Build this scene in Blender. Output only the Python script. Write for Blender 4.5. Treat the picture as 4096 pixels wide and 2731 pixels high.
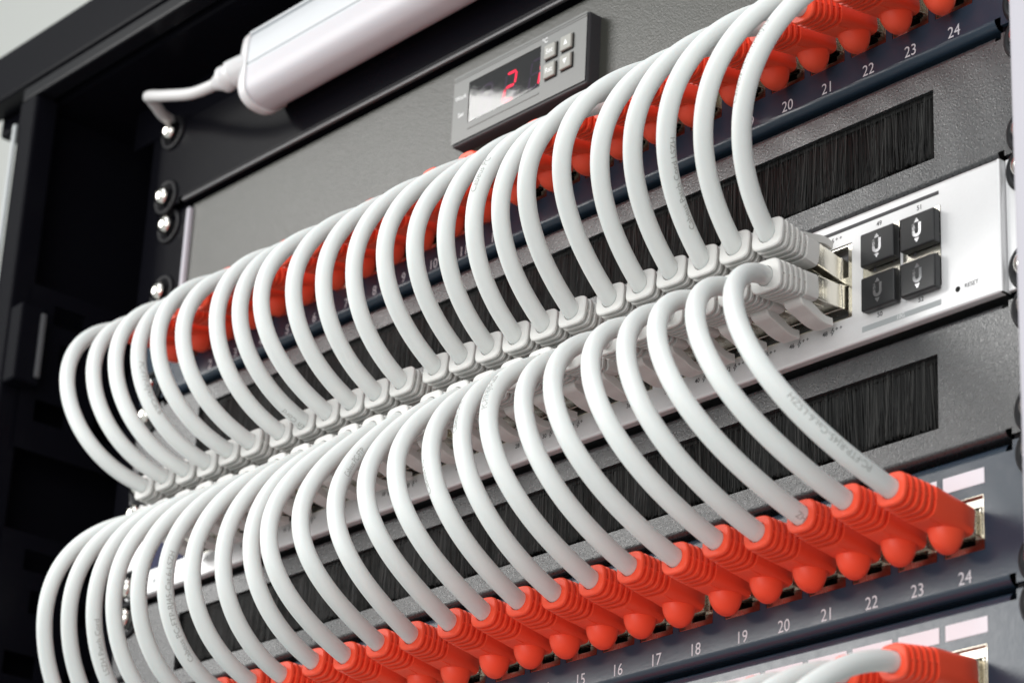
import bpy, bmesh, math, random
from mathutils import Vector, Matrix, Euler
random.seed(7)
S = 0.001                      # everything below is measured in millimetres
U = 44.45                      # one rack unit
R = math.radians
def zb(k): return U * (6 - k)  # bottom of rack unit k, counted from the top one in view

# ------------------------------------------------------------------ camera, world, lamps, exposure
scn = bpy.context.scene
for o in list(bpy.data.objects): bpy.data.objects.remove(o)
cam_d = bpy.data.cameras.new('camera'); cam = bpy.data.objects.new('camera', cam_d)
scn.collection.objects.link(cam); scn.camera = cam
CAM = Vector((679.851, -576.356, -241.485))
cam.location = CAM * S
cam.rotation_euler = (1.974445, -0.046104, 0.84755)
cam_d.sensor_width = 36; cam_d.sensor_fit = 'HORIZONTAL'; cam_d.lens = 95.557
cam_d.clip_start = 0.02; cam_d.clip_end = 20
cam_d.dof.use_dof = True; cam_d.dof.focus_distance = 0.885; cam_d.dof.aperture_fstop = 18

w = bpy.data.worlds.new('World'); scn.world = w; w.use_nodes = True
bg = w.node_tree.nodes['Background']; bg.inputs[0].default_value = (0.94, 0.985, 0.97, 1); bg.inputs[1].default_value = 0.62

def area(name, loc, target, sx, sy, power, col):
    l = bpy.data.lights.new(name, 'AREA'); l.shape = 'RECTANGLE'; l.size = sx; l.size_y = sy
    l.energy = power; l.color = col
    o = bpy.data.objects.new(name, l); scn.collection.objects.link(o)
    o.location = loc; d = Vector(target) - Vector(loc)
    o.rotation_euler = d.to_track_quat('-Z', 'Y').to_euler(); return o
area('softbox_key', (-0.97, -1.02, 0.593), (0, -0.02, 0.12), 0.68, 0.72, 14.8, (1, 0.985, 0.96))
area('ceiling_bounce_fill', (0.15, -0.75, 1.35), (0, -0.03, 0.1), 0.8, 0.8, 7, (0.93, 0.96, 1.0))  # added lamp standing in for light bounced off the ceiling
area('added_front_fill', (0.85, -1.55, 0.25), (0.0, -0.03, 0.1), 1.4, 1.1, 17, (1, 0.985, 0.97))  # added fill; brightens the sides of cables and boots facing the camera

vs = scn.view_settings; vs.view_transform = 'Standard'; vs.look = 'None'; vs.exposure = -0.05; vs.gamma = 1.0

# ------------------------------------------------------------------ materials
def new_mat(name):
    m = bpy.data.materials.new(name); m.use_nodes = True
    return m, m.node_tree, m.node_tree.nodes['Principled BSDF']
def N(nt, t, **k):
    n = nt.nodes.new(t)
    for a, b in k.items(): setattr(n, a, b)
    return n
def mat(name, col, rough=0.5, metal=0.0, spec=0.5, bump=None, var=0.0, vscale=60, sss=0.0, coat=0.0, rvar=0.0, emit=None, coat_rough=0.1):
    m, nt, b = new_mat(name)
    b.inputs['Base Color'].default_value = (*col, 1); b.inputs['Roughness'].default_value = rough
    b.inputs['Metallic'].default_value = metal; b.inputs['Specular IOR Level'].default_value = spec
    if coat: b.inputs['Coat Weight'].default_value = coat; b.inputs['Coat Roughness'].default_value = coat_rough
    if sss:
        b.inputs['Subsurface Weight'].default_value = sss; b.inputs['Subsurface Radius'].default_value = (1.0, 0.6, 0.5)
        b.inputs['Subsurface Scale'].default_value = 0.0012
    if emit: b.inputs['Emission Color'].default_value = (*emit[0], 1); b.inputs['Emission Strength'].default_value = emit[1]
    tc = N(nt, 'ShaderNodeTexCoord')
    if var or rvar:
        n = N(nt, 'ShaderNodeTexNoise'); n.inputs['Scale'].default_value = vscale; n.inputs['Detail'].default_value = 5
        nt.links.new(tc.outputs['Object'], n.inputs['Vector'])
        if var:
            mx = N(nt, 'ShaderNodeMix', data_type='RGBA')
            mx.inputs['A'].default_value = (*[c * (1 - var) for c in col], 1); mx.inputs['B'].default_value = (*[min(1, c * (1 + var)) for c in col], 1)
            nt.links.new(n.outputs['Fac'], mx.inputs['Factor']); nt.links.new(mx.outputs['Result'], b.inputs['Base Color'])
        if rvar:
            mr = N(nt, 'ShaderNodeMapRange'); mr.inputs['From Min'].default_value = 0.3; mr.inputs['From Max'].default_value = 0.7
            mr.inputs['To Min'].default_value = rough - rvar; mr.inputs['To Max'].default_value = rough + rvar
            nt.links.new(n.outputs['Fac'], mr.inputs['Value']); nt.links.new(mr.outputs['Result'], b.inputs['Roughness'])
    if bump:
        sc, strength, dist = bump
        n = N(nt, 'ShaderNodeTexNoise'); n.inputs['Scale'].default_value = sc; n.inputs['Detail'].default_value = 2.5
        bp = N(nt, 'ShaderNodeBump'); bp.inputs['Strength'].default_value = strength; bp.inputs['Distance'].default_value = dist
        nt.links.new(tc.outputs['Object'], n.inputs['Vector']); nt.links.new(n.outputs['Fac'], bp.inputs['Height'])
        nt.links.new(bp.outputs['Normal'], b.inputs['Normal'])
    return m
M = {}
M['powder'] = mat('textured_black_powder_coat', (0.032, 0.034, 0.037), 0.30, spec=0.9, bump=(1500, 0.6, 0.00025), rvar=0.07, vscale=900)
M['patchpaint'] = mat('orange_peel_black_paint', (0.022, 0.037, 0.058), 0.24, spec=0.52, bump=(850, 0.07, 0.0003), rvar=0.03, vscale=300)  # blue cast of reflected light is put into this black
M['cabinet'] = mat('satin_black_paint', (0.004, 0.004, 0.006), 0.24, spec=0.035, bump=(500, 0.05, 0.0003))
M['cabedge'] = mat('dark_edge_highlight', (0.007, 0.007, 0.009), 0.22, spec=0.1)  # cabinet black lifted and glossed to carry edge highlight lines
M['lip'] = mat('hinge_pin_and_lip_highlight', (0.06, 0.06, 0.065), 0.3, spec=0.8)  # paler, glossier grey for the painted lip highlight and the hinge pin
M['dark'] = mat('unlit_black_steel', (0.006, 0.006, 0.006), 0.6, spec=0.2)
M['fanpanel'] = mat('grey_textured_paint', (0.036, 0.037, 0.031), 0.36, spec=0.55, bump=(1500, 0.45, 0.00025), rvar=0.06, vscale=900)
M['silver'] = mat('bead_blasted_silver', (0.78, 0.78, 0.79), 0.42, metal=0.3, spec=0.5, bump=(1900, 0.22, 0.0002), var=0.03, vscale=900)
M['chassis'] = mat('dark_satin_chassis', (0.10, 0.10, 0.105), 0.35, metal=0.7, bump=(900, 0.2, 0.0002))
M['nickel'] = mat('nickel_plate', (0.74, 0.71, 0.63), 0.24, metal=1.0, rvar=0.07, vscale=250, bump=(900, 0.06, 0.0003))
M['jackmetal'] = mat('darkened_jack_nickel', (0.46, 0.43, 0.37), 0.22, metal=1.0, rvar=0.06, vscale=250)  # nickel darkened; dark reflections around the plugs are put into its colour
M['chrome'] = mat('chrome_plate', (0.86, 0.83, 0.78), 0.10, metal=1.0)
M['washer'] = mat('dark_plated_cup_washer', (0.012, 0.012, 0.014), 0.42, spec=0.2)
M['cable'] = mat('matt_white_pvc', (0.725, 0.745, 0.735), 0.5, spec=0.42, sss=0.18, var=0.045, vscale=55, bump=(700, 0.04, 0.0002), rvar=0.05)
M['wboot'] = mat('soft_white_boot_rubber', (0.68, 0.67, 0.65), 0.5, spec=0.35, sss=0.06, bump=(1100, 0.08, 0.0002))
M['rboot'] = mat('red_boot_rubber', (0.95, 0.092, 0.040), 0.42, spec=0.38, sss=0.08, bump=(1100, 0.08, 0.0002), var=0.05, vscale=120)
_m, _nt, _b = new_mat('black_nylon_bristle'); _g = N(_nt, 'ShaderNodeNewGeometry'); _r = N(_nt, 'ShaderNodeValToRGB')
_r.color_ramp.elements[0].position = 0.0; _r.color_ramp.elements[0].color = (0.002, 0.002, 0.002, 1); _r.color_ramp.elements[1].position = 1.0; _r.color_ramp.elements[1].color = (0.065, 0.065, 0.062, 1)  # palest strands have specular highlights put into their colour, spread at random
_e = _r.color_ramp.elements.new(0.6); _e.color = (0.008, 0.008, 0.008, 1)
_nt.links.new(_g.outputs['Random Per Island'], _r.inputs['Fac']); _nt.links.new(_r.outputs['Color'], _b.inputs['Base Color']); _b.inputs['Roughness'].default_value = 0.3
M['bristle'] = _m
def tone(m, lo, hi):                                                # every cable and boot a shade of its own
    nt = m.node_tree; b = nt.nodes['Principled BSDF']; oi = N(nt, 'ShaderNodeObjectInfo'); mr = N(nt, 'ShaderNodeMapRange'); hs = N(nt, 'ShaderNodeHueSaturation')
    mr.inputs['To Min'].default_value = lo; mr.inputs['To Max'].default_value = hi; nt.links.new(oi.outputs['Random'], mr.inputs['Value']); nt.links.new(mr.outputs['Result'], hs.inputs['Value'])
    if b.inputs['Base Color'].links: nt.links.new(b.inputs['Base Color'].links[0].from_socket, hs.inputs['Color'])
    else: hs.inputs['Color'].default_value = b.inputs['Base Color'].default_value
    nt.links.new(hs.outputs['Color'], b.inputs['Base Color'])
tone(M['cable'], 0.955, 1.02); tone(M['wboot'], 0.95, 1.02); tone(M['rboot'], 0.92, 1.04)
M['label'] = mat('white_marker_field', (0.82, 0.79, 0.84), 0.6, spec=0.3, var=0.02, vscale=120)
M['wprint'] = mat('white_screen_print', (0.62, 0.62, 0.66), 0.5)
M['dprint'] = mat('dark_screen_print', (0.045, 0.045, 0.05), 0.5)
M['gprint_highlight'] = mat('grey_print_and_edge_highlight', (0.36, 0.38, 0.39), 0.5)  # print grey, also used for the painted highlight on the post edge
M['lprint'] = mat('pale_screen_print', (0.72, 0.73, 0.73), 0.5)
M['ink'] = mat('faded_black_ink', (0.36, 0.36, 0.345), 0.6)
M['dust'] = mat('charcoal_silicone_cap', (0.016, 0.0165, 0.018), 0.38, spec=0.45, bump=(1200, 0.08, 0.0002))
M['gloss'] = mat('glossy_logo_inlay', (0.34, 0.34, 0.35), 0.12, metal=0.75)
M['insert'] = mat('black_jack_insert', (0.010, 0.010, 0.010), 0.4)
M['tstat'] = mat('grey_controller_plastic', (0.13, 0.134, 0.13), 0.36, spec=0.5, bump=(900, 0.08, 0.0002))
M['tstat_side'] = mat('charcoal_controller_case', (0.035, 0.036, 0.04), 0.4)
M['button'] = mat('grey_rubber_button', (0.30, 0.30, 0.275), 0.5)
M['screen'] = mat('black_display_window', (0.006, 0.003, 0.008), 0.5, spec=0.2)
_m, _nt, _b = new_mat('clear_display_cover'); _nt.nodes.remove(_b)
_t = N(_nt, 'ShaderNodeBsdfTransparent'); _g = N(_nt, 'ShaderNodeBsdfGlossy'); _g.inputs['Roughness'].default_value = 0.03; _f = N(_nt, 'ShaderNodeFresnel'); _f.inputs['IOR'].default_value = 1.75; _x = N(_nt, 'ShaderNodeMixShader')
_tc = N(_nt, 'ShaderNodeTexCoord'); _n = N(_nt, 'ShaderNodeTexNoise'); _n.inputs['Scale'].default_value = 140; _bp = N(_nt, 'ShaderNodeBump'); _bp.inputs['Strength'].default_value = 0.02; _bp.inputs['Distance'].default_value = 0.0006
_nt.links.new(_tc.outputs['Object'], _n.inputs['Vector']); _nt.links.new(_n.outputs['Fac'], _bp.inputs['Height']); _nt.links.new(_bp.outputs['Normal'], _g.inputs['Normal'])
_nt.links.new(_f.outputs[0], _x.inputs[0]); _nt.links.new(_t.outputs[0], _x.inputs[1]); _nt.links.new(_g.outputs[0], _x.inputs[2]); _nt.links.new(_x.outputs[0], _nt.nodes['Material Output'].inputs['Surface'])
M['cover'] = _m
M['seg'] = mat('lit_red_segment', (0.5, 0.0, 0.02), 0.5, emit=((1.0, 0.0, 0.06), 1.6))
M['segoff'] = mat('unlit_segment', (0.045, 0.003, 0.075), 0.5)
M['lampbody'] = mat('white_lamp_aluminium', (0.56, 0.575, 0.60), 0.4, spec=0.4)
M['diffuser'] = mat('frosted_lamp_diffuser', (0.52, 0.50, 0.53), 0.42, spec=0.4, sss=0.3)
M['capw'] = mat('white_lamp_end_cap', (0.64, 0.63, 0.64), 0.35, spec=0.5, sss=0.2)
M['cord'] = mat('white_lamp_cord', (0.58, 0.57, 0.57), 0.45)
M['post'] = mat('pale_lavender_grey', (0.47, 0.455, 0.50), 0.5, spec=0.3, bump=(500, 0.12, 0.0003), var=0.02)
M['wall'] = mat('plain_pale_wall', (0.86, 0.86, 0.83), 0.8, spec=0.2, var=0.03, vscale=3)
M['navy'] = mat('navy_touch_screen', (0.012, 0.012, 0.06), 0.08, spec=0.8)
M['copper'] = mat('orange_cable_tie', (0.55, 0.13, 0.03), 0.5)

# ------------------------------------------------------------------ mesh helpers
col = scn.collection
class MB:
    def __init__(s): s.v = []; s.f = []; s.sm = []
    def quad(s, pts, smooth=False):
        i = len(s.v); s.v += [tuple(p) for p in pts]; s.f.append(tuple(range(i, i + len(pts)))); s.sm.append(smooth)
    def box(s, x0, x1, y0, y1, z0, z1, b=0.0):
        if b <= 0:
            c = [(x, y, z) for x in (x0, x1) for y in (y0, y1) for z in (z0, z1)]
            i = len(s.v); s.v += c
            for f in ((0, 1, 3, 2), (4, 6, 7, 5), (0, 4, 5, 1), (2, 3, 7, 6), (0, 2, 6, 4), (1, 5, 7, 3)):
                s.f.append(tuple(i + k for k in f)); s.sm.append(False)
            return
        bm = bmesh.new(); bmesh.ops.create_cube(bm, size=1)
        for v in bm.verts: v.co = Vector(((x0 + x1) / 2 + v.co.x * (x1 - x0), (y0 + y1) / 2 + v.co.y * (y1 - y0), (z0 + z1) / 2 + v.co.z * (z1 - z0)))
        bmesh.ops.bevel(bm, geom=list(bm.edges), offset=b, segments=2, affect='EDGES', profile=0.5)
        s.addbm(bm); bm.free()
    def addbm(s, bm, smooth=False):
        i = len(s.v); bm.verts.index_update(); s.v += [tuple(v.co) for v in bm.verts]
        for f in bm.faces: s.f.append(tuple(i + v.index for v in f.verts)); s.sm.append(smooth)
    def loft(s, rings, closed=True, cap0=False, cap1=False, smooth=True):
        i = len(s.v); n = len(rings[0])
        for r in rings: s.v += [tuple(p) for p in r]
        for a in range(len(rings) - 1):
            for b in range(n if closed else n - 1):
                c = (b + 1) % n
                s.f.append((i + a * n + b, i + a * n + c, i + (a + 1) * n + c, i + (a + 1) * n + b)); s.sm.append(smooth)
        if cap0: s.f.append(tuple(i + k for k in reversed(range(n)))); s.sm.append(False)
        if cap1: s.f.append(tuple(i + (len(rings) - 1) * n + k for k in range(n))); s.sm.append(False)
    def extrude_x(s, prof, x0, x1, smooth=True, caps=False):
        s.loft([[(x, y, z) for y, z in prof] for x in (x0, x1)], closed=caps, cap0=caps, cap1=caps, smooth=smooth)
    def lathe_y(s, prof, cx, cz, n=28, y0=0.0, smooth=True):      # prof: (radius, y)
        s.loft([[(cx + r * math.cos(2 * math.pi * k / n), y0 + y, cz + r * math.sin(2 * math.pi * k / n)) for k in range(n)] for r, y in prof], smooth=smooth)
    def plate(s, x0, x1, z0, z1, holes, y=0.0, t=1.5):            # front plate with rectangular openings and their inner walls
        xs = sorted({x0, x1, *[h[0] for h in holes], *[h[1] for h in holes]}); zs = sorted({z0, z1, *[h[2] for h in holes], *[h[3] for h in holes]})
        xs = [x for x in xs if x0 <= x <= x1]; zs = [z for z in zs if z0 <= z <= z1]
        def hole(i, j):
            if not (0 <= i < len(xs) - 1 and 0 <= j < len(zs) - 1): return False
            cx, cz = (xs[i] + xs[i + 1]) / 2, (zs[j] + zs[j + 1]) / 2
            return any(h[0] < cx < h[1] and h[2] < cz < h[3] for h in holes)
        for i in range(len(xs) - 1):
            for j in range(len(zs) - 1):
                a, b, c, d = xs[i], xs[i + 1], zs[j], zs[j + 1]
                if hole(i, j):
                    for di, dj, p, q in ((-1, 0, (a, c), (a, d)), (1, 0, (b, d), (b, c)), (0, -1, (b, c), (a, c)), (0, 1, (a, d), (b, d))):
                        if not hole(i + di, j + dj): s.quad([(p[0], y, p[1]), (q[0], y, q[1]), (q[0], y + t, q[1]), (p[0], y + t, p[1])])
                else: s.quad([(a, y, c), (b, y, c), (b, y, d), (a, y, d)])
    def mesh(s, name, m, origin=(0, 0, 0), merge=False):
        me = bpy.data.meshes.new(name)
        me.from_pydata([((x - origin[0]) * S, (y - origin[1]) * S, (z - origin[2]) * S) for x, y, z in s.v], [], s.f)
        me.polygons.foreach_set('use_smooth', s.sm)
        if merge:
            bm = bmesh.new(); bm.from_mesh(me); bmesh.ops.remove_doubles(bm, verts=bm.verts, dist=1e-6); bm.to_mesh(me); bm.free()
        me.materials.append(m); me.update(); return me
    def build(s, name, m, parent=None, merge=False):
        o = bpy.data.objects.new(name, s.mesh(name, m, ORG.get(parent, (0, 0, 0)) if parent else (0, 0, 0), merge))
        col.objects.link(o)
        if parent: o.parent = parent; ORG[o] = ORG.get(parent, (0, 0, 0))
        else: ORG[o] = (0, 0, 0)
        return o
ORG = {}
def tag(o, label=None, cat=None, group=None, kind=None):
    if label: o['label'] = label
    if cat: o['category'] = cat
    if group: o['group'] = group
    if kind: o['kind'] = kind
    return o
def thing(name, loc, label, cat, group=None):
    o = bpy.data.objects.new(name, None); col.objects.link(o); o.empty_display_size = 0.01
    o.location = Vector(loc) * S; ORG[o] = tuple(loc); return tag(o, label, cat, group)
def child(name, me, parent, loc=(0, 0, 0), rot=(0, 0, 0)):         # an object that shares mesh data; loc in mm, local to the parent
    o = bpy.data.objects.new(name, me); col.objects.link(o); o.parent = parent; o.location = Vector(loc) * S; o.rotation_euler = rot
    ORG[o] = (0, 0, 0); return o
def local(parent, p): q = ORG[parent]; return (p[0] - q[0], p[1] - q[1], p[2] - q[2])

_txt = {}
def text_bm(txt, size, bold=0.0):                                             # flat lettering in the XY plane, millimetres, centred
    key = (txt, size, bold)
    if key not in _txt:
        c = bpy.data.curves.new('t', 'FONT'); c.body = txt; c.size = size; c.align_x = 'CENTER'; c.align_y = 'CENTER'; c.resolution_u = 3; c.offset = bold
        o = bpy.data.objects.new('t', c); me = bpy.data.meshes.new_from_object(o)
        _txt[key] = ([tuple(v.co) for v in me.vertices], [tuple(p.vertices) for p in me.polygons])
        bpy.data.objects.remove(o); bpy.data.curves.remove(c); bpy.data.meshes.remove(me)
    return _txt[key]
def add_text(mb, txt, size, x, y, z, sx=1.0, shear=0.0, bold=0.015):
    v, f = text_bm(txt, size, bold * size); i = len(mb.v)
    mb.v += [(x + (a * sx + b * shear), y, z + b) for a, b, _ in v]
    for p in f: mb.f.append(tuple(i + k for k in p)); mb.sm.append(False)

# ------------------------------------------------------------------ setting
mb = MB(); mb.quad([(-5000, 800, -2500), (5000, 800, -2500), (5000, 800, 3500), (-5000, 800, 3500)])
tag(mb.build('wall', M['wall']), kind='structure')

cab = thing('server_cabinet', (0, -43, -220), 'tall black steel server cabinet frame holding all the rack panels', 'cabinet')
def part(name, m, *boxes, b=0.0, parent=None):
    mb = MB()
    for q in boxes: mb.box(*q, b=b)
    return mb.build(name, m, parent or cab)
part('side_panel', M['cabinet'], (-302, -300, -41, 560, -220, 330))
part('side_panel', M['cabinet'], (300, 302, -41, 560, -220, 330))  # unseen side, added to keep world light out of the cabinet
part('light_stop_back_panel', M['cabinet'], (-300, 300, 560, 562, -220, 330))  # unseen panel, added so world light does not leak in from behind
part('top_cover', M['cabinet'], (-340, 320, -30, 565, 330, 358), b=2)
part('top_beam', M['cabinet'], (-345, 320, -43, -31, 337.5, 363), b=1.6)
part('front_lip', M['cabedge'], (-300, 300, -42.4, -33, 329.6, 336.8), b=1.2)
part('corner_post', M['cabinet'], (-300, -286, -43, -31, -220, 329), b=1.4)
part('corner_post', M['post'], (259.5, 300, -43, -28, -220, 329), b=1.6)['label'] = 'pale grey corner post'  # set pale grey, lighter than the rest of the frame
part('painted_edge_highlight', M['gprint_highlight'], (-301.8, -299.4, -44.6, -43.1, -220, 318), b=0.5)  # added strip; the lit post edge is put into its light grey
part('header_panel', M['cabinet'], (-273, 273, 2, 4, 311.5, 344.5), b=0.6)
for sx in (-1, 1):
    mb = MB(); a, b2 = (-256, -222) if sx < 0 else (222, 256)
    mb.box(a, b2, 2.2, 4.2, -220, 311); mb.box(a if sx < 0 else b2 - 2, a + 2 if sx < 0 else b2, 4.2, 60, -220, 311)
    mb.build('mounting_rail', M['cabinet'], cab)
# slotted depth braces and a hinge on the left-hand side
for z0 in (204, 92, -20):
    mb = MB(); v0 = len(mb.v)
    rects = [(-22, -6, 18, 27), (6, 22, 18, 27), (-17, -5, 0, 10), (8, 20, 0, 10), (-26, -10, -28, -18), (4, 18, -28, -18)]
    tmp = MB(); tmp.plate(-34, 40, -42, 34, rects, y=0, t=2)
    for f, sm in zip(tmp.f, tmp.sm): mb.f.append(f); mb.sm.append(sm)
    mb.v += [(-284 - y, x, z0 + z) for x, y, z in tmp.v]
    mb.build('slotted_brace', M['cabinet'], cab)
for z0 in (189, 20):
    h = MB(); h.box(-292, -277, -42, -29, z0, z0 + 36, b=1.2); hp = h.build('hinge', M['cabinet'], cab)
    h = MB(); h.box(-278, -275.6, -32.4, -29.6, z0 + 3, z0 + 33, b=0.8); h.build('hinge_pin', M['lip'], hp)
h = MB(); h.box(-190, -176, -22, -8, 333, 343, b=2.5); h.build('cable_tie_mount', M['copper'], cab)

# ------------------------------------------------------------------ screws
def dome_prof(r, h, n=7): return [(r * math.cos(t), -h * math.sin(t)) for t in [k * math.pi / 2 / n for k in range(n + 1)]]
smb = MB(); smb.lathe_y([(4.3, 0.5), (4.3, -1.6)] + [(4.3 * math.cos(t) + 0.001, -1.6 - 2.9 * math.sin(t)) for t in [k * math.pi / 2 / 8 for k in range(9)]], 0, 0, 28)
screw_me = smb.mesh('screw', M['chrome'])
cmb = MB()
for a in (0.5, 0.5 + math.pi / 2):
    c, s_ = math.cos(a), math.sin(a)
    pts = [(-2.6, -0.55), (2.6, -0.55), (2.6, 0.55), (-2.6, 0.55)]
    cmb.quad([(x * c - z * s_, -4.62 + 0.06 * (x * x) * 1.6, x * s_ + z * c) for x, z in pts])
cross_me = cmb.mesh('cross_recess', M['dark'])
wmb = MB(); wmb.lathe_y([(8.0, 0.0), (8.1, -0.7), (7.7, -1.3), (7.0, -1.5), (6.2, -1.0), (5.3, -0.2), (4.8, 0.2)], 0, 0, 32)
washer_me = wmb.mesh('cup_washer', M['washer'])
def screws(parent, k, xs=(-232.5, 232.5), y=0.0):
    for x in xs:
        for dz in (6.35, 38.1):
            o = child('screw', screw_me, parent, local(parent, (x, y - 1.0, zb(k) + dz)), (0, random.uniform(0, 3), 0))
            child('cup_washer', washer_me, o, (0, 1.0, 0)); child('cross_recess', cross_me, o)

# ------------------------------------------------------------------ rack panels
def fold(top, r, depth=14, n=7, zlo=0.9, zhi=43.5):
    pts = []
    for k in range(n + 1):
        t = k / n * math.pi / 2
        pts.append((r - r * math.cos(t), (zhi - r + r * math.sin(t)) if top else (zlo + r - r * math.sin(t))))
    pts.append((depth, pts[-1][1])); return pts
def rack_face(name, m, parent, k, holes, r=2.2, y=0.0, zlo=0.9, zhi=43.5, xin=220.6):
    z0 = zb(k); mb = MB()
    mb.plate(-241.3, 241.3, z0 + zlo + r, z0 + zhi - r, [(a, b, z0 + c, z0 + d) for a, b, c, d in holes], y=y, t=1.6)
    for top in (True, False): mb.extrude_x([(y + a, z0 + b) for a, b in fold(top, r, zlo=zlo, zhi=zhi)], -xin, xin)
    for sx in (-1, 1):
        for za, zc in ((z0 + zlo, z0 + zlo + r), (z0 + zhi - r, z0 + zhi)):
            a, b = sorted((sx * 223.0, sx * 241.3)); mb.quad([(a, y, za), (b, y, za), (b, y, zc), (a, y, zc)])
        a = sx * 223.0
        mb.quad([(sx * 241.3, y, z0 + zlo), (sx * 241.3, y, z0 + zhi), (sx * 241.3, y + 1.6, z0 + zhi), (sx * 241.3, y + 1.6, z0 + zlo)])
        for zz in (z0 + zlo, z0 + zhi): mb.quad([(a, y, zz), (sx * 241.3, y, zz), (sx * 241.3, y + 1.6, zz), (a, y + 1.6, zz)])
    return mb.build(name, m, parent, merge=True)

def PX(n): return 204.73 - (24 - n) * 17.624 - ((24 - n) // 6) * 2.652      # port n of a patch panel
def SX(c): return 157 - 13.97 * (24 - c) - 4.2 * ((24 - c) // 6)            # port column c of the switch

# shared jack meshes for the patch panels (origin = centre of the opening, face plane y = 0)
j = MB(); j.plate(-7.15, 7.15, -8.1, 8.1, [(-5.9, 5.9, -3.3, 5.2), (-4.2, 4.2, -4.6, -3.3), (-3.0, 3.0, -6.0, -4.6)], y=1.3, t=10)
j.box(-7.2, 7.2, 0.1, 9, 8.1, 8.3); j.box(-7.2, 7.2, 0.1, 9, -8.3, -8.1); j.box(7.05, 7.25, 0.12, 9, -8.1, 8.1); j.box(-7.25, -7.05, 0.12, 9, -8.1, 8.1)
j.box(5.0, 5.5, 0.9, 6, -4.0, 4.6); j.box(-5.5, -5.0, 0.9, 6, -4.0, 4.6)
jack_me = j.mesh('jack_shield', M['jackmetal'])
j = MB(); j.box(-6.6, 6.6, 9.5, 11, -7.6, 7.6); j.box(-5.8, 5.8, 3.0, 9.4, 3.6, 5.0); insert_me = j.mesh('jack_insert', M['insert'])

def patch_panel(k, label):
    t = thing('patch_bay', (0, 0, zb(k)), label, 'patch panel', 'patch panels')
    rack_face('panel_face', M['patchpaint'], t, k, [(PX(n) - 7.5, PX(n) + 7.5, 13.2, 29.9) for n in range(1, 25)], r=3.0)
    lab = MB(); lab.box(-7.65, 7.65, -0.12, 0.05, -2.35, 2.35); lme = lab.mesh('label_field', M['label'])
    for n in range(1, 25):
        if k == 2 and n < 15 and False: continue
        o = child('jack', jack_me, t, (PX(n), 0, 21.55)); child('jack_insert', insert_me, o)
        child('label_field', lme, t, (PX(n) + 0.2, 0, 35.5))
        mb = MB(); add_text(mb, str(n), 5.6, PX(n), -0.06, zb(k) + 5.95, sx=0.92, bold=0.0); mb.build('port_number', M['wprint'], t)
    mb = MB(); mb.box(-215, 215, 14, 40, zb(k) + 3, zb(k) + 42); mb.build('dark_backing_box', M['dark'], t)  # added dark backing that keeps the space behind the jacks black
    screws(t, k)
    return t
patch_panel(2, 'black 24-port patch panel above the upper brush panel, with red plugs')
patch_panel(6, 'black 24-port patch panel below the lower brush panel, numbers 15 to 24 showing')
patch_panel(7, 'lowest black 24-port patch panel, cut off by the bottom of the picture')

def brush_panel(k, label, seed, lean):
    rnd = random.Random(seed)
    t = thing('cable_entry_brush', (0, 0, zb(k)), label, 'brush panel', 'brush panels')
    rack_face('panel_face', M['powder'], t, k, [(-196, 196, 9.6, 33.4)], r=2.0, zhi=42.6)
    mb = MB(); mb.box(-199, 199, 1.7, 6.5, zb(k) + 31.8, zb(k) + 38, b=0.4); mb.build('brush_holder', M['dark'], t)
    mb = MB(); mb.box(-210, 210, 16, 18, zb(k) + 3, zb(k) + 41); mb.build('dark_backing_plate', M['dark'], t)  # added dark sheet; stands for the shade behind the bristles
    mb = MB(); n = 1300
    ph = [rnd.uniform(0, 6.28) for _ in range(6)]
    for row, yy in enumerate((1.9, 2.7, 3.5, 4.3)):
        for i in range(n):
            x = -195 + 390 * (i + rnd.random()) / n
            cl = 1.1 * math.sin(x * 0.11 + ph[0]) + 0.9 * math.sin(x * 0.37 + ph[1] + row) + 0.6 * math.sin(x * 1.13 + ph[2]) + 0.35 * math.sin(x * 2.9 + ph[3])
            dx = lean + cl * 0.8 + rnd.gauss(0, 0.8)
            if rnd.random() < 0.05: dx += rnd.gauss(0, 3)
            zt = zb(k) + 34; ze = zb(k) + 11.2 + 0.5 * math.sin(x * 0.23 + ph[4]) + 0.35 * math.sin(x * 1.7 + ph[5]) + abs(rnd.gauss(0, 0.7)) + 0.25 * row
            wd = 0.125; y = yy + rnd.gauss(0, 0.2); yend = y + rnd.gauss(-0.3, 0.5)
            p0, p1, p2 = (x, y, zt), (x + dx * 0.42, y + (yend - y) * .4, zt + (ze - zt) * 0.5), (x + dx, yend, ze)
            rings = [[(p[0] - wd * f, p[1], p[2]), (p[0] + wd * f, p[1], p[2]), (p[0], p[1] - wd * f * 1.2, p[2])] for p, f in ((p0, 1), (p1, 1), (p2, 0.8))]
            mb.loft(rings, smooth=False)
    o = mb.build('bristles', M['bristle'], t); o['kind'] = 'stuff'
    screws(t, k)
    return t
brush_panel(3, 'black brush panel with bristles above the silver switch', 3, 0.4)
brush_panel(5, 'black brush panel with bristles below the silver switch', 5, 0.9)

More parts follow.
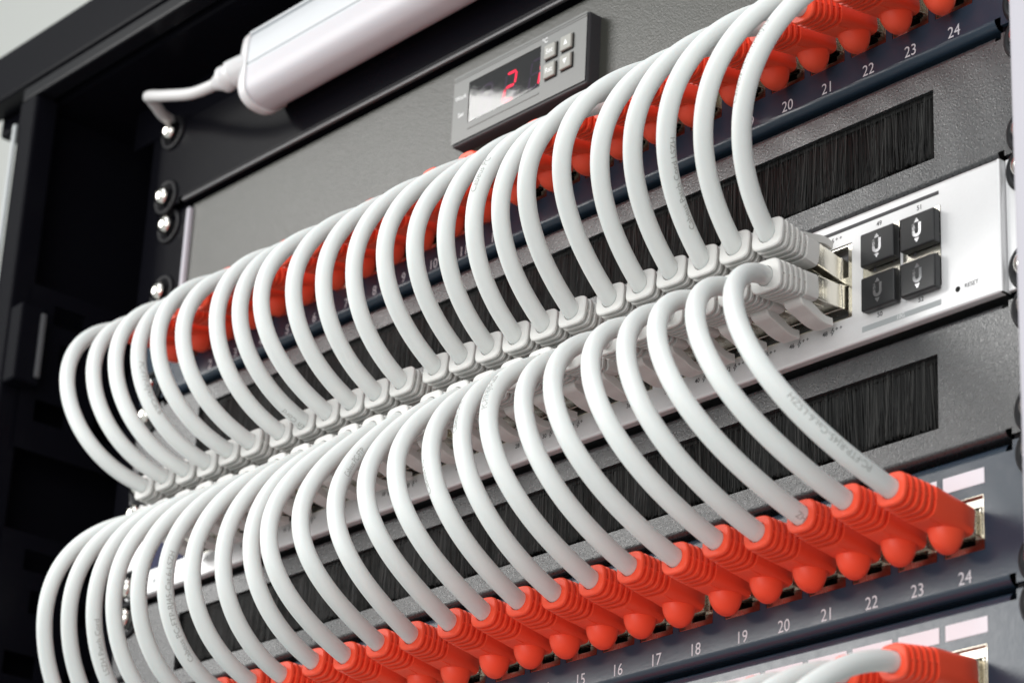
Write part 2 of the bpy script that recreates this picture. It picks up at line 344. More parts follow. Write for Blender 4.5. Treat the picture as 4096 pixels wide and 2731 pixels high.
# top panel and fan control panel
t = thing('blanking_plate', (0, 0, zb(0)), 'dark blank panel at the top of the rack behind the lamp', 'rack panel')
rack_face('panel_face', M['cabinet'], t, 0, [], r=2.4, zlo=1.2, y=-3.0); screws(t, 0, y=-3.0)
mb = MB(); mb.box(-220, 220, -3.6, -1.6, zb(0) + 0.6, zb(0) + 2.2, b=0.7); mb.build('lip_highlight_strip', M['lip'], t)  # added strip; the fold's bright reflection line is put into its paler colour
t = thing('fan_control_unit', (0, 0, zb(1)), 'grey textured panel carrying the red temperature display', 'rack panel')
mb = MB(); z1 = zb(1)
mb.plate(-216.6, 216.6, z1 + 0.8, z1 + 43.8, [(-30, 35, z1 + 5.2, z1 + 31.5)], y=0.9, t=1.5); mb.build('panel_face', M['fanpanel'], t)
for sx in (-1, 1):
    mb = MB(); a, b = sorted((sx * 219.4, sx * 241.3)); mb.box(a, b, 0, 1.6, z1 + 0.6, z1 + 43.6); mb.build('mounting_ear', M['cabinet'], t)
for sx in (-1, 1):
    mb = MB(); a, b = sorted((sx * 216.6, sx * 219.4)); mb.box(a, b, -1.2, 3.6, z1 + 0.8, z1 + 42.4, b=0.9); mb.build('lit_edge_strip', M['post'], t)  # added strip; the lit recess wall's brightness is put into its pale colour
screws(t, 1)

# ------------------------------------------------------------------ temperature controller
tc = thing('temperature_controller', (6, -8, z1 + 2), 'grey temperature controller with red digit display and four buttons', 'thermostat')
mb = MB(); mb.box(-31.6, 43.4, -7.6, 3.3, z1 + 1.6, z1 + 31.4, b=1.0); mb.box(-24, 35, 3.3, 30, z1 + 5, z1 + 28); mb.build('case', M['tstat_side'], tc)
mb = MB(); mb.plate(-31.2, 43.0, z1 + 2.6, z1 + 31.0, [(-22.3, 18.3, z1 + 9.2, z1 + 26.2)], y=-8.2, t=0.7)
mb.box(-22, 18, -8.4, -8.15, z1 + 6.2, z1 + 6.9, b=0.1); mb.box(-31, 42.8, -8.4, -8.15, z1 + 28.9, z1 + 29.4, b=0.1)
mb.box(-31, 42.8, -8.4, -8.15, z1 + 29.9, z1 + 30.3, b=0.1); mb.build('bezel', M['tstat'], tc)
mb = MB(); mb.quad([(-22.3, -7.62, z1 + 9.2), (18.3, -7.62, z1 + 9.2), (18.3, -7.62, z1 + 26.2), (-22.3, -7.62, z1 + 26.2)]); win = mb.build('display_window', M['screen'], tc)
mb = MB(); mb.quad([(-22.3, -7.95, z1 + 9.2), (18.3, -7.95, z1 + 9.2), (18.3, -7.95, z1 + 26.2), (-22.3, -7.95, z1 + 26.2)]); mb.build('cover_glass', M['cover'], win)
def segs(on, x, z, h, m, w=5.4, t=0.95, sl=0.16):
    g = 0.35; H = h / 2
    P = {'a': ((0, h), (w, h)), 'g': ((0, H), (w, H)), 'd': ((0, 0), (w, 0)), 'f': ((0, H), (0, h)), 'b': ((w, H), (w, h)), 'e': ((0, 0), (0, H)), 'c': ((w, 0), (w, H))}
    for s_ in on:
        (ax, az), (bx, bz) = P[s_]; L = math.hypot(bx - ax, bz - az); dx, dz = (bx - ax) / L, (bz - az) / L
        ax += dx * g; az += dz * g; bx -= dx * g; bz -= dz * g; e = t / 2; nx, nz = -dz * e, dx * e
        pts = [(ax, az), (ax + dx * e + nx, az + dz * e + nz), (bx - dx * e + nx, bz - dz * e + nz), (bx, bz), (bx - dx * e - nx, bz - dz * e - nz), (ax + dx * e - nx, az + dz * e - nz)]
        mb = MB(); mb.quad([(x + p + q * sl, -7.7, z + q) for p, q in reversed(pts)]); mb.build('digit_segment', m, win)
segs('abged', -2.6, z1 + 10.6, 11.0, M['seg']); segs('bc', 11.5, z1 + 10.6, 11.0, M['seg'])
segs('cf', -2.6, z1 + 10.6, 11.0, M['segoff']); segs('abcdefg', -16.2, z1 + 10.6, 11.0, M['segoff']); segs('adefg', 11.5, z1 + 10.6, 11.0, M['segoff'])
for bx_, bz_, tx in ((24.3, 21.4, 'Set'), (24.3, 13.4, 'Rst'), (33.0, 21.6, 'up'), (33.0, 13.8, 'down')):
    mb = MB(); mb.box(bx_ - 3.2, bx_ + 3.4, -8.3, -8.15, z1 + bz_ - 3.5, z1 + bz_ + 3.1); mb.build('button_gap', M['dark'], tc)
    mb = MB(); mb.box(bx_ - 3.0, bx_ + 2.9, -9.4, -8.2, z1 + bz_ - 2.9, z1 + bz_ + 2.9, b=0.4); bo = mb.build('button', M['button'], tc)
    mb = MB()
    if len(tx) == 3: add_text(mb, tx, 3.0, bx_, -9.45, z1 + bz_)
    else:
        s_ = 1 if tx == 'up' else -1
        pts = [(-1.2, -1.0 * s_), (1.2, -1.0 * s_), (0, 1.3 * s_)]
        mb.quad([(bx_ + a, -9.45, z1 + bz_ + b) for a, b in (pts if s_ > 0 else pts[::-1])])
    mb.build('button_mark', M['lprint'], bo)
mb = MB(); add_text(mb, 'Work', 2.6, -26.8, -8.26, z1 + 21.3); add_text(mb, 'Set', 2.6, -26.3, -8.26, z1 + 13.8); add_text(mb, '\u00b0C', 2.8, 20.4, -8.26, z1 + 27.3)
mb.build('bezel_lettering', M['lprint'], tc)
tc.location = tc.location + Vector((-3.0, 2.6, 2.2)) * S      # seated in the panel

# ------------------------------------------------------------------ lamp
lz = zb(0)
lamp = thing('tube_lamp', (-150, -3, lz + 12), 'white plastic tube lamp fixed under the top of the rack', 'lamp')
prof = [(-4, 46), (-14, 47.5), (-22, 47), (-25.0, 45.3), (-26.2, 41), (-26.6, 33), (-26.6, 26), (-26.4, 20.5), (-24.8, 16.6), (-21.5, 14), (-17.5, 13.0), (-12.5, 13.1), (-8.5, 15.2), (-5.5, 18.6), (-4, 22)]
def scale_prof(f): cy, cz_ = -15, 30; return [(cy + (y - cy) * f, lz + cz_ + (z - cz_) * f) for y, z in prof]
def fine(pr, n=5):
    out = []; m = len(pr)
    for i in range(m):
        p0, p1, p2, p3 = pr[i - 1], pr[i], pr[(i + 1) % m], pr[(i + 2) % m]
        for q in range(n):
            u = q / n
            out.append(tuple(0.5 * (2 * b + (c - a) * u + (2 * a - 5 * b + 4 * c - d) * u * u + (3 * b - a - 3 * c + d) * u ** 3) for a, b, c, d in zip(p0, p1, p2, p3)))
    return out
mb = MB()
rings = []
for x, f in ((-151.5, 0.94), (-150.6, 0.985), (-149, 1.0), (-146.5, 1.0), (-146, 0.985)): rings.append([(x, y, z) for y, z in fine(scale_prof(f))])
mb.loft(rings, cap0=True, cap1=True); mb.build('end_cap', M['capw'], lamp)
body = [q for q in fine(scale_prof(0.945))]
mb = MB(); mb.loft([[(x, y, z) for y, z in body if z > lz + 29.3] for x in (-146, 150)], closed=False); mb.build('lamp_base', M['lampbody'], lamp)
mb = MB(); mb.box(-146, 150, -26.0, -24.6, lz + 28.6, lz + 29.5); mb.box(-146, 150, -25.9, -24.6, lz + 44.2, lz + 45.2); mb.build('base_rib', M['lampbody'], lamp)
mb = MB(); mb.loft([[(x, y, z) for y, z in body if z <= lz + 29.3] for x in (-146, 150)], closed=False); mb.build('diffuser', M['diffuser'], lamp)

def tube_rings(pts, r, n=20):                                       # parallel-transported frame along a polyline
    pts = [Vector(p) for p in pts]; rings = []; frames = []
    T0 = (pts[1] - pts[0]).normalized(); nrm = T0.orthogonal().normalized()
    for i, p in enumerate(pts):
        T = (pts[min(i + 1, len(pts) - 1)] - pts[max(i - 1, 0)]).normalized()
        nrm = (nrm - T * nrm.dot(T)).normalized(); bn = T.cross(nrm)
        rr = r(i) if callable(r) else r
        rings.append([p + (nrm * math.cos(a) + bn * math.sin(a)) * rr for a in [2 * math.pi * k / n for k in range(n)]]); frames.append((p, T, nrm.copy(), bn))
    return rings, frames
def spline(ctrl, n=12):
    P = [Vector(c) for c in ctrl]; P = [2 * P[0] - P[1]] + P + [2 * P[-1] - P[-2]]; out = []
    for i in range(1, len(P) - 2):
        for q in range(n):
            u = q / n; a, b, c, d = P[i - 1:i + 3]
            out.append(0.5 * (2 * b + (c - a) * u + (2 * a - 5 * b + 4 * c - d) * u * u + (3 * b - a - 3 * c + d) * u ** 3))
    out.append(P[-2]); return out
ctrl = [(-150, -21, 299.5), (-156, -25, 296.5), (-163, -26.5, 295), (-182, -27, 296.5), (-202, -27.5, 302.5), (-219, -25.8, 309.2), (-223.5, -22, 310.6), (-226.5, -17, 310.2), (-230.5, -11, 310.0), (-235, -3.5, 311.5)]
mb = MB(); mb.loft(tube_rings(spline(ctrl), 2.5, 16)[0]); cord = mb.build('power_cord', M['cord'], lamp)
mb = MB(); sp = spline(ctrl[:4], 10); mb.loft(tube_rings(sp[:23], lambda i: 6.2 if i < 13 else (5.2 if i < 16 else (5.8 if i < 19 else 4.6 - (i - 19) * 0.5)), 18)[0], cap0=True, cap1=True); mb.build('cord_plug', M['capw'], cord)

# ------------------------------------------------------------------ network switch
z4 = zb(4); FY = -3.0
sw = thing('network_switch', (0, FY, z4), 'silver rack network switch with two rows of white plugs', 'network switch')
blocks = []
for b in range(4):
    cols = range(6 * b + 1, 6 * b + 7); blocks.append((SX(cols[0]) - 7.9, SX(cols[-1]) + 7.9))
sfp = [(169.4, 184.6), (185.6, 200.6)]
holes = [(a, b, 9.4, 34.6) for a, b in blocks] + [(a, b, 9.0, 35.6) for a, b in sfp] + [(-216, -191.5, 10.4, 33)]
mb = MB(); mb.plate(-222.4, 222.4, z4 + 1.0, z4 + 42.6, [(a, b, z4 + c, z4 + d) for a, b, c, d in holes], y=FY, t=2.4)
r = 0.9
for top in (True, False): mb.extrude_x([(FY + a, z4 + b) for a, b in fold(top, r, depth=3.0, zlo=0.1, zhi=43.5)], -222.4, 222.4)
for sx in (-1, 1):
    pr = [(sx * (222.4 + 0.9 * math.sin(q)), FY + 0.9 - 0.9 * math.cos(q)) for q in [k * math.pi / 2 / 5 for k in range(6)]] + [(sx * 223.3, 1)]
    mb.loft([[(x, y, z) for x, y in pr] for z in (z4 + 0.3, z4 + 43.3)], closed=False)
mb.build('front_face', M['silver'], sw, merge=True)
mb = MB(); mb.box(-221, 221, 0.1, 280, z4 + 0.6, z4 + 43.0); mb.build('chassis', M['chassis'], sw)
for sx in (-1, 1):
    mb = MB(); a, b = sorted((sx * 223.6, sx * 241.3)); mb.box(a, b, -0.6, 1.0, z4 + 0.6, z4 + 43.4, b=0.3); mb.build('mounting_ear', M['silver'], sw)
mb = MB(); mb.box(-190, 200, FY - 0.15, FY + 0.3, z4 + 39.3, z4 + 40.5, b=0.05); mb.build('top_stripe', M['dprint'], sw)
mb = MB(); mb.box(169, 200.3, FY - 0.08, FY + 0.2, z4 + 2.7, z4 + 4.5); bar = mb.build('grey_bar', M['gprint_highlight'], sw)
mb = MB(); add_text(mb, '10G', 1.9, 184.5, FY - 0.12, z4 + 3.6); mb.build('bar_lettering', M['lprint'], bar)
mb = MB(); mb.lathe_y([(0.95, 0), (0.001, 0)], 206.7, z4 + 5.7, 16, y0=FY - 0.05, smooth=False); mb.build('reset_hole', M['dark'], sw)
mb = MB(); add_text(mb, 'RESET', 2.0, 211.9, FY - 0.06, z4 + 5.9); mb.build('reset_lettering', M['dprint'], sw)
mb = MB(); mb.box(-216, -191.5, FY + 0.2, FY + 0.8, z4 + 10.4, z4 + 33); mb.build('touch_screen', M['navy'], sw)
mb = MB(); mb.box(-212.6, -210.6, FY - 0.06, FY + 0.1, z4 + 4.2, z4 + 6.0); mb.build('front_mark', M['gprint_highlight'], sw)
ph = MB(); ph.box(-6.2, 6.2, 10.5, 12, -5.8, 5.8); ph.box(-5.6, 5.6, 4, 10.4, -0.6, 0.2); port_me = ph.mesh('port_interior', M['insert'])
ld = MB(); ld.box(-1.1, 1.1, 0.2, 1.5, -0.9, 0.9); led_me = ld.mesh('port_indicator', M['navy'])
BOLT = [(0.35, 1.3), (-0.75, -0.25), (-0.1, -0.25), (-0.35, -1.3), (0.75, 0.25), (0.1, 0.25)]
def bolt(mb, x, y, z, s_):
    P = [(a * s_, b * s_) for a, b in BOLT]; n = len(P)
    for i in range(n):
        (a, b), (c, d) = P[i], P[(i + 1) % n]; L = math.hypot(c - a, d - b); nx, nz = -(d - b) / L * 0.09, (c - a) / L * 0.09
        mb.quad([(x + a - nx, y, z + b - nz), (x + c - nx, y, z + d - nz), (x + c + nx, y, z + d + nz), (x + a + nx, y, z + b + nz)])
for bi, (a, b) in enumerate(blocks):
    hs = []
    for c in range(6 * bi + 1, 6 * bi + 7):
        x = SX(c)
        for lo, hi in ((10.0, 20.6), (23.4, 34.0)): hs.append((x - 6.1, x + 6.1, z4 + lo, z4 + hi))
    mb = MB(); mb.plate(a + 0.15, b - 0.15, z4 + 9.55, z4 + 34.45, hs, y=FY + 0.45, t=9); blk = mb.build('jack_block', M['nickel'], sw)
    for c in range(6 * bi + 1, 6 * bi + 7):
        for zc in (16.0, 28.0):
            q = child('port_interior', port_me, blk, local(blk, (SX(c), FY, z4 + zc)))
    for c in range(6 * bi + 1, 6 * bi + 7):
        for num, zc in ((2 * c, 6.55), (2 * c - 1, 37.1)):
            mb = MB(); x = SX(c) - 3.3; add_text(mb, str(num), 2.15, x, FY - 0.06, z4 + zc); bolt(mb, x + 3.1, FY - 0.06, z4 + zc, 0.95)
            if c > 20:
                for dx in (4.9, 6.6):
                    mb.box(x + dx - 0.5, x + dx + 0.5, FY - 0.07, FY - 0.05, z4 + zc + 0.5, z4 + zc + 0.7); mb.box(x + dx - 0.1, x + dx + 0.1, FY - 0.072, FY - 0.052, z4 + zc + 0.1, z4 + zc + 1.1)
            else:
                dx = 4.8; mb.box(x + dx - 0.5, x + dx + 0.5, FY - 0.07, FY - 0.05, z4 + zc + 0.5, z4 + zc + 0.7); mb.box(x + dx - 0.1, x + dx + 0.1, FY - 0.072, FY - 0.052, z4 + zc + 0.1, z4 + zc + 1.1)
            mb.build('port_number', M['dprint'], sw)
for a, b in sfp:
    mb = MB(); mb.plate(a + 0.2, b - 0.2, z4 + 9.1, z4 + 35.5, [(a + 1, b - 1, z4 + 10, z4 + 20), (a + 1, b - 1, z4 + 25, z4 + 34.6)], y=FY - 0.1, t=12); cg = mb.build('optic_cage', M['nickel'], sw)
    for x, s_ in (((a + b) / 2 - 2.6, 1), ((a + b) / 2 + 5.2, -1)):
        mb = MB(); pts = [(-0.75, -0.7 * s_), (0.75, -0.7 * s_), (0, 0.75 * s_)]
        mb.quad([(x + p, FY - 0.16, z4 + 22.6 - 0.2 * s_ + q) for p, q in (pts if s_ > 0 else pts[::-1])]); mb.build('triangle_mark', M['dprint'], cg)
for num, x, z in ((49, 176.2, 37.3), (51, 192.4, 37.3), (50, 176.2, 6.7), (52, 192.5, 6.7)):
    mb = MB(); add_text(mb, str(num), 2.2, x, FY - 0.06, z4 + z); mb.build('port_number', M['dprint'], sw)
screws(sw, 4, y=-0.7)

# soft dust caps in the optic cages, with the glossy mark moulded on them
def dust_cap(cx, cz_, label):
    t = thing('dust_plug', (cx, FY, z4 + cz_), label, 'dust plug', 'dust plugs in the optic cages')
    mb = MB(); mb.box(cx - 6.75, cx + 6.75, FY - 3.3, FY - 0.25, z4 + cz_ - 5.5, z4 + cz_ + 5.6, b=0.5); mb.box(cx - 6, cx + 6, FY - 0.3, FY + 8, z4 + cz_ - 3.9, z4 + cz_ + 4.2); mb.build('cap_body', M['dust'], t)
    y = FY - 3.34; z0 = z4 + cz_
    for s_ in (1, -1):
        mb = MB(); pts = [(-1.05, 2.65 * s_), (1.05, 2.65 * s_), (0.15, 4.0 * s_), (-0.15, 4.0 * s_)]
        mb.quad([(cx + p, y, z0 + q) for p, q in (pts if s_ > 0 else pts[::-1])]); mb.build('arrow_mark', M['gloss'], t)
    mb = MB(); outer = []; inner = []
    for k in range(15):
        a = math.pi + math.pi * k / 14; outer.append((1.75 * math.cos(a), -0.55 + 1.75 * math.sin(a))); inner.append((0.72 * math.cos(a), -0.35 + 0.85 * math.sin(a)))
    outer = [(-1.75, 0.15)] + outer + [(1.75, 2.3)]; inner = [(-0.72, 0.15)] + inner + [(0.72, 2.3)]
    for i in range(len(outer) - 1): mb.quad([(cx + outer[i][0], y, z0 + outer[i][1]), (cx + outer[i + 1][0], y, z0 + outer[i + 1][1]), (cx + inner[i + 1][0], y, z0 + inner[i + 1][1]), (cx + inner[i][0], y, z0 + inner[i][1])])
    for px_, pz_, w_ in ((-1.55, 0.6, .2), (-1.1, 0.5, .18), (-0.85, 0.9, .2), (-1.5, 1.15, .25), (-1.0, 1.4, .22), (-1.6, 2.0, .16), (-1.15, 2.1, .2)):
        mb.quad([(cx + px_ - w_, y, z0 + pz_ - w_), (cx + px_ + w_, y, z0 + pz_ - w_), (cx + px_ + w_, y, z0 + pz_ + w_), (cx + px_ - w_, y, z0 + pz_ + w_)])
    mb.build('letter_mark', M['gloss'], t)
dust_cap(177.9, 28.2, 'black dust plug at number 49, upper one nearest the white plugs')
dust_cap(193.9, 28.2, 'black dust plug at number 51, upper one nearest the reset hole')
dust_cap(178.1, 13.3, 'black dust plug at number 50, lower one nearest the white plugs')
dust_cap(193.9, 13.1, 'black dust plug at number 52, lower one nearest the reset hole')

# ------------------------------------------------------------------ plugs (shared meshes, local origin at the plug front, pointing to -y)
def sup(w, h, n, zc, y, K=40, groove=None):
    out = []
    for k in range(K):
        a = 2 * math.pi * k / K; c, s_ = math.cos(a), math.sin(a)
        rr = (abs(c) ** n + abs(s_) ** n) ** (-1 / n); d = 0.0
        if groove:
            sd = abs(s_ * rr); cd = abs(c * rr)
            f = min(1, max(0, (sd - 0.10) / 0.08)) if True else 1
            if s_ > 0 and sd > 0.92: f *= min(1, max(0, (cd - 0.06) / 0.08)) if cd < 0.2 else 1
            d = groove * f
        out.append(((w / 2 - d) * c * rr, -y, zc + (h / 2 - d) * s_ * rr))
    return out
def boot(L, secs, g0, g1, ng, depth, name, m):
    def at(y):
        for (a, *pa), (b, *pb) in zip(secs[:-1], secs[1:]):
            if y <= b + 1e-9: u = (y - a) / (b - a); return [p + (q - p) * u for p, q in zip(pa, pb)]
        return list(secs[-1][1:])
    ys = [(y, 0) for y, *_ in secs if y < g0]
    pitch = (g1 - g0) / ng
    for k in range(ng):
        y = g0 + k * pitch; e = pitch * 0.05
        ys += [(y, 0), (y + e, depth), (y + pitch * 0.47, depth), (y + pitch * 0.47 + e, 0.10), (y + pitch * 0.6, 0), (y + pitch * 0.92, 0.03)]
    ys += [(L - 0.3, 0.10), (L, 0.4)]
    mb = MB(); rings = []
    for y, d in ys:
        w_, h_, n_, zc = at(y)
        if y > L - 0.6 and d < 0.5: w_ -= 2 * d; h_ -= 2 * d; d = 0
        rings.append(sup(w_, h_, n_, zc, y, groove=d))
    w_, h_, n_, zc = at(L)
    rings.append(sup(6.6, 6.6, 2.0, zc, L + 0.05)); rings.append(sup(6.2, 6.2, 2.0, zc, L - 1.2))
    mb.loft(rings, cap0=True)
    me = mb.mesh(name, m, merge=True); me.set_sharp_from_angle(angle=R(32)); return me
red_me = boot(30.0, [(0, 11.2, 8.6, 6, 0), (0.5, 11.8, 9.2, 6, 0), (7, 12.0, 9.5, 5, 0.1), (13, 11.9, 10.0, 4.2, 0.3), (17.5, 11.7, 10.4, 4.0, 0.3), (23, 11.2, 10.4, 3.6, 0.15), (30.0, 10.5, 10.2, 3.0, 0)], 17.0, 29.7, 5, 1.6, 'red_boot', M['rboot'])
wht_me = boot(18.6, [(0, 11.5, 8.4, 7, 0), (0.4, 12.0, 8.8, 7, 0), (6, 12.0, 8.9, 6, 0), (12, 12.2, 9.9, 5.0, 0), (18.6, 11.8, 10.4, 4.2, 0)], 6.0, 18.4, 5, 1.7, 'white_boot', M['wboot'])
mb = MB()   # rounded hood over the latch of a red plug
rings = []
for k in range(13):
    t_ = k / 12 * math.pi / 2; q_ = max(0.0, math.cos(t_)) ** 0.8
    rings.append([(5.05 * q_ * math.cos(a), -4.4 + (7.4 if math.sin(a) < 0 else 3.9) * q_ * math.sin(a), -3.4 - 7.0 * math.sin(t_)) for a in [2 * math.pi * q / 32 for q in range(32)]])
mb.loft(rings); hood_me = mb.mesh('latch_hood', M['rboot'])
mb = MB(); mb.box(-3.1, 3.1, -16.5, -11.8, -4.95, -4.2, b=0.25); pad_me = mb.mesh('mould_pad', M['rboot'])
mb = MB(); mb.box(-5.7, 5.7, -0.5, 7, -3.9, 3.9, b=0.4); rshield_me = mb.mesh('plug_shield', M['nickel'])
mb = MB(); mb.box(-5.75, 5.75, -0.6, 11.5, -4.0, 4.0, b=0.45); mb.box(-5.9, 5.9, 10.8, 17, -4.15, 4.15, b=0.4); mb.box(-5.82, 5.82, 2.0, 4.2, -3.2, 2.6, b=0.05); mb.box(-2.6, 2.6, 1.0, 6.0, -4.12, 4.12, b=0.05)
wshield_me = mb.mesh('plug_shield', M['nickel'])
def latch_mesh(s_):
    cl = [(-4.4, 3.2), (-4.1, 4.7), (-2.4, 5.5), (0.3, 6.5), (3, 7.7), (6, 8.4), (9.2, 8.3)]
    pts = spline([(0, y, z) for y, z in cl], 5); mb = MB(); rings = []
    for i, p_ in enumerate(pts):
        u = i / (len(pts) - 1); T = (pts[min(i + 1, len(pts) - 1)] - pts[max(i - 1, 0)]).normalized(); nn = Vector((0, -T.z, T.y))
        hw = 3.6 - 0.3 * u; th = 1.7 - 0.5 * min(1, u * 1.4)
        rect = [(-hw, th), (-hw + .4, th + .25), (hw - .4, th + .25), (hw, th), (hw, -th), (hw - .4, -th - .2), (-hw + .4, -th - .2), (-hw, -th)]
        rings.append([(x, p_.y + nn.y * q, (p_.z + nn.z * q) * s_) for x, q in rect])
    mb.loft(rings, cap0=True, cap1=True, smooth=False); return mb.mesh('latch_tab', M['wboot'])
latch_up, latch_dn = latch_mesh(1), latch_mesh(-1)

# ------------------------------------------------------------------ patch cords
CR = 3.05
def tail(x, y0, z0, tilt, yaw, L):
    t_, w_ = R(tilt), R(yaw); d = Vector((math.sin(w_) * math.cos(t_), -math.cos(t_) * math.cos(w_), math.sin(t_))); return Vector((x, y0, z0)) + d * L, d
def bez(A, B, C, D, n=64): return [A * (1 - u) ** 3 + B * 3 * u * (1 - u) ** 2 + C * 3 * u * u * (1 - u) + D * u ** 3 for u in [k / n for k in range(n + 1)]]
def cord_text(parent, frames, txt, s0, direction, ang, size=3.0):
    # lettering wrapped on the sheath: s0 = arc length where it starts, ang = turn away from the side that faces the front right
    L = [0.0]
    for a, b in zip(frames[:-1], frames[1:]): L.append(L[-1] + (b[0] - a[0]).length)
    def fr(s_):
        s_ = min(max(s_, 0), L[-1]); i = 0
        while i < len(L) - 2 and L[i + 1] < s_: i += 1
        u = (s_ - L[i]) / (L[i + 1] - L[i]); a, b = frames[i], frames[i + 1]
        return [a[q].lerp(b[q], u) for q in range(4)]
    v, f = text_bm(txt, size); wmin = min(a for a, _, _ in v); wid = max(a for a, _, _ in v) - wmin
    p, T, n_, b_ = fr(s0 + direction * wid / 2); c = CAM - p; c = (c - T * c.dot(T)).normalized()
    a0 = math.atan2(c.dot(b_), c.dot(n_)) + ang
    bm = bmesh.new(); vs_ = [bm.verts.new((a - wmin, b, 0)) for a, b, _ in v]
    for q in f:
        try: bm.faces.new([vs_[k] for k in q])
        except ValueError: pass
    for h in (-1.2, -0.8, -0.4, 0, 0.4, 0.8, 1.2):
        bmesh.ops.bisect_plane(bm, geom=bm.verts[:] + bm.edges[:] + bm.faces[:], plane_co=(0, h, 0), plane_no=(0, 1, 0))
    mb = MB(); rad = CR + 0.035
    for vt in bm.verts:
        p, T, n_, b_ = fr(s0 + direction * vt.co.x); a = a0 - direction * vt.co.y / CR
        q = p + (n_ * math.cos(a) + b_ * math.sin(a)) * rad; vt.co = q
    mb.addbm(bm); bm.free(); return mb.build('printed_lettering', M['ink'], parent)

UPPER = [[42.4, 40.7, -15.1, 7.2, -1.0, -5.3], [40.7, 38.4, -16.4, 8.3, -1.1, -3.8], [41.8, 38.8, -17.7, 9.3, -1.3, -2.3], [43.0, 39.2, -19.1, 10.4, -1.5, -0.9], [46.6, 41.8, -20.4, 11.4, -1.7, 0.6], [47.1, 41.6, -21.7, 12.5, -1.8, 2.1], [45.4, 39.5, -23.0, 13.5, -2.0, 3.5], [48.3, 41.4, -24.3, 14.6, -2.2, 5.0], [52.7, 44.5, -25.6, 15.6, -2.4, 6.5], [49.8, 41.5, -26.9, 16.7, -2.5, 8.0], [48.8, 40.1, -28.2, 17.7, -2.7, 9.4], [48.1, 39.1, -29.5, 18.8, -2.9, 10.9], [52.7, 42.2, -30.8, 19.8, -3.1, 12.4], [53.4, 42.2, -32.2, 20.8, -3.2, 13.8], [50.6, 42.6, -30.9, 21.9, -3.2, 13.9], [50.4, 45.1, -29.5, 23.0, -3.1, 14.0], [52.3, 49.7, -28.2, 24.0, -3.0, 14.1], [54.9, 55.4, -26.9, 25.1, -2.9, 14.2], [56.6, 60.6, -25.6, 26.1, -2.8, 14.3], [50.7, 57.6, -24.3, 27.2, -2.7, 14.4], [49.3, 59.5, -23.0, 28.2, -2.6, 14.5], [47.8, 61.1, -21.7, 29.3, -2.5, 14.6], [43.8, 59.5, -20.4, 30.3, -2.4, 14.7], [39.2, 56.4, -19.1, 31.4, -2.3, 14.8]]
LOWER = [[14.8, 65.1, 12.3, -20.4, 5.1, -6.7], [19.0, 61.2, 11.4, -22.3, 7.4, -5.8], [22.8, 57.9, 10.5, -24.2, 9.8, -4.9], [28.6, 59.7, 9.6, -26.0, 12.1, -4.0], [33.1, 58.5, 8.7, -27.9, 14.5, -3.1], [36.8, 56.4, 7.8, -29.8, 16.9, -2.2], [44.0, 59.3, 6.9, -31.7, 19.2, -1.3], [46.2, 55.6, 6.0, -33.5, 21.6, -0.4], [50.9, 55.2, 5.1, -35.4, 23.9, 0.4], [64.8, 63.9, 4.2, -37.3, 26.3, 1.3], [69.4, 62.6, 3.3, -39.1, 28.7, 2.2], [71.0, 59.0, 2.4, -41.0, 31.0, 3.1], [75.5, 58.6, 3.2, -37.9, 28.5, 3.6], [74.3, 53.7, 4.0, -34.7, 25.9, 4.2], [69.2, 46.5, 4.8, -31.6, 23.4, 4.7], [68.4, 42.5, 5.6, -28.5, 20.8, 5.2], [73.7, 42.3, 6.4, -25.3, 18.3, 5.8], [71.1, 37.5, 7.2, -22.2, 15.8, 6.3], [83.1, 40.0, 8.0, -19.1, 13.2, 6.8], [80.1, 35.0, 8.8, -15.9, 10.7, 7.4], [79.5, 31.4, 9.6, -12.8, 8.1, 7.9], [85.3, 30.1, 10.4, -9.6, 5.6, 8.4], [84.0, 26.3, 11.2, -6.5, 3.0, 9.0], [84.0, 23.0, 12.0, -3.4, 0.5, 9.5]]
PT = {'u': (-9.5, 6.0), 'l': (5.7, -4.0)}
PRINT = {('u', 16): ('Cabeus PC', 56, -1, 0.8), ('u', 22): ('Cabeus Patch Cord LSZH', 108, -1, -0.75), ('u', 8): ('Patch Cord', 112, -1, 0.6), ('u', 4): ('PC-FTP-RJ45-Cat.6', 60, 1, -0.5), ('u', 15): ('Pa', 118, 1, 0.2), ('u', 24): ('Cabeus PC-FTP-RJ45', 75, -1, 1.2),
         ('l', 12): ('Cabeus PC-FTP', 85, 1, 0.2), ('l', 17): ('PC-FTP-RJ45-Cat.6', 80, 1, -0.8), ('l', 16): ('Cabeus PC-FTP', 75, 1, -1.1), ('l', 15): ('Cabeus PC', 55, 1, -1.1), ('l', 24): ('PC-FTP-RJ45-Cat.6-LSZH', 14, 1, 0.5), ('l', 22): ('HZ', 3, 1, 0.0), ('l', 6): ('Cabeus PC-FTP-RJ45-Cat.6-LSZH', 22, 1, 0.4), ('l', 3): ('LSZH Patch Cord', 25, 1, 0.35), ('l', 7): ('Cat.6', 60, 1, 1.2), ('l', 5): ('FTP-RJ45-Cat.6', 50, 1, 1.25)}
ORD = 'first second third fourth fifth sixth seventh eighth ninth tenth eleventh twelfth thirteenth fourteenth fifteenth sixteenth seventeenth eighteenth nineteenth twentieth twenty-first twenty-second twenty-third twenty-fourth'.split()
def put_plug(t, me, name, pivot, tilt, yaw):
    return child(name, me, t, local(t, pivot), (-R(tilt), 0, R(yaw)))
def red_plug(t, pivot, tilt, yaw):
    o = put_plug(t, red_me, 'plug_boot', pivot, tilt, yaw); child('latch_hood', hood_me, o); child('mould_pad', pad_me, o); child('plug_shield', rshield_me, o); return o
def white_plug(t, pivot, tilt, yaw, up):
    o = put_plug(t, wht_me, 'plug_boot', pivot, tilt, yaw); child('latch_tab', latch_up if up else latch_dn, o); child('plug_shield', wshield_me, o); return o
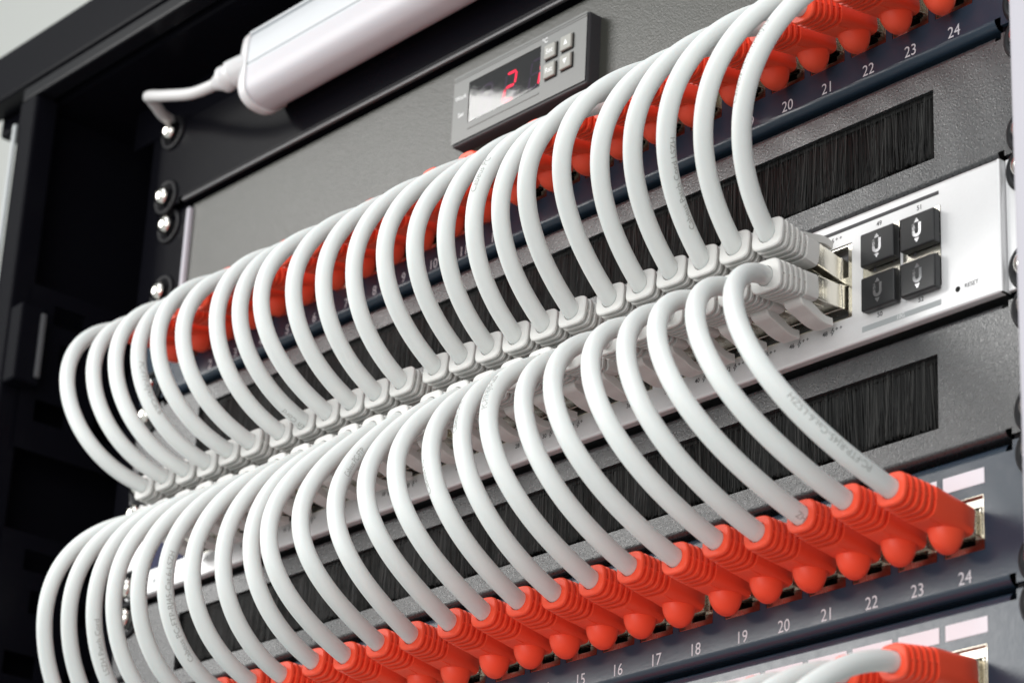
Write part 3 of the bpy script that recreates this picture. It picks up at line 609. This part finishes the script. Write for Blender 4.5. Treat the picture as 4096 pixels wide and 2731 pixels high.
def patch_cord(row, n):
    a, b, tr, tw, yr, yw = (UPPER if row == 'u' else LOWER)[n - 1]
    zr, zw = (zb(2), zb(4) + 26.9) if row == 'u' else (zb(6), zb(4) + 15.8)
    jr, jw = random.gauss(0, 1.1), random.gauss(0, 1.1)
    ra, wa = Vector((PX(n), -2, zr + 21.3)), Vector((SX(n), -16, zw))
    pr, pw = PT[row][0] + jr, PT[row][1] + jw
    A, _ = tail(*ra, pr, yr * .3, 29.5); B, _ = tail(*wa, pw, yw * .3, 18)
    da = tail(0, 0, 0, tr, yr, 1)[1]; db = tail(0, 0, 0, tw, yw, 1)[1]
    k_ = ORD[24 - n]
    if row == 'u': lab = 'white patch cable in the upper row of loops, %s from the right' % k_
    else: lab = 'white patch cable in the lower row of loops, %s from the right' % k_
    t = thing('patch_cable', tuple(ra), lab, 'patch cable', 'patch cables looping between switch and patch panels')
    pts = bez(A, A + da * a, B + db * b, B)
    ra_ = tail(*ra, pr, yr * .3, 27)[0]; rb_ = tail(*wa, pw, yw * .3, 16)[0]
    rings, frames = tube_rings([ra_] + pts + [rb_], CR, 24)
    mb = MB(); mb.loft(rings); sh = mb.build('cable_sheath', M['cable'], t)
    if (row, n) in PRINT: cord_text(sh, frames, *PRINT[(row, n)])
    red_plug(t, ra, pr, yr * .3); white_plug(t, wa, pw, yw * .3, row == 'u')
for n in range(24, 0, -1): patch_cord('u', n)
for n in range(24, 0, -1): patch_cord('l', n)
# cords hanging from the lowest panel
for n in range(24, 12, -1):
    ra = Vector((PX(n), -2, zb(7) + 21.3)); ti = -5 + random.gauss(0, 0.8); ya = random.gauss(0, 1)
    t = thing('patch_cable', tuple(ra), 'white patch cable hanging from the lowest panel, %s red plug from the right' % ORD[24 - n], 'patch cable', 'patch cables hanging from the lowest panel')
    A, d = tail(*ra, ti, ya, 29.5)
    pts = bez(A, A + d * 26, A + Vector((-8, -58, -28)), A + Vector((-24, -66, -95)), 40)
    mb = MB(); mb.loft(tube_rings([tail(*ra, ti, ya, 27)[0]] + pts, CR, 24)[0]); mb.build('cable_sheath', M['cable'], t)
    red_plug(t, ra, ti, ya)
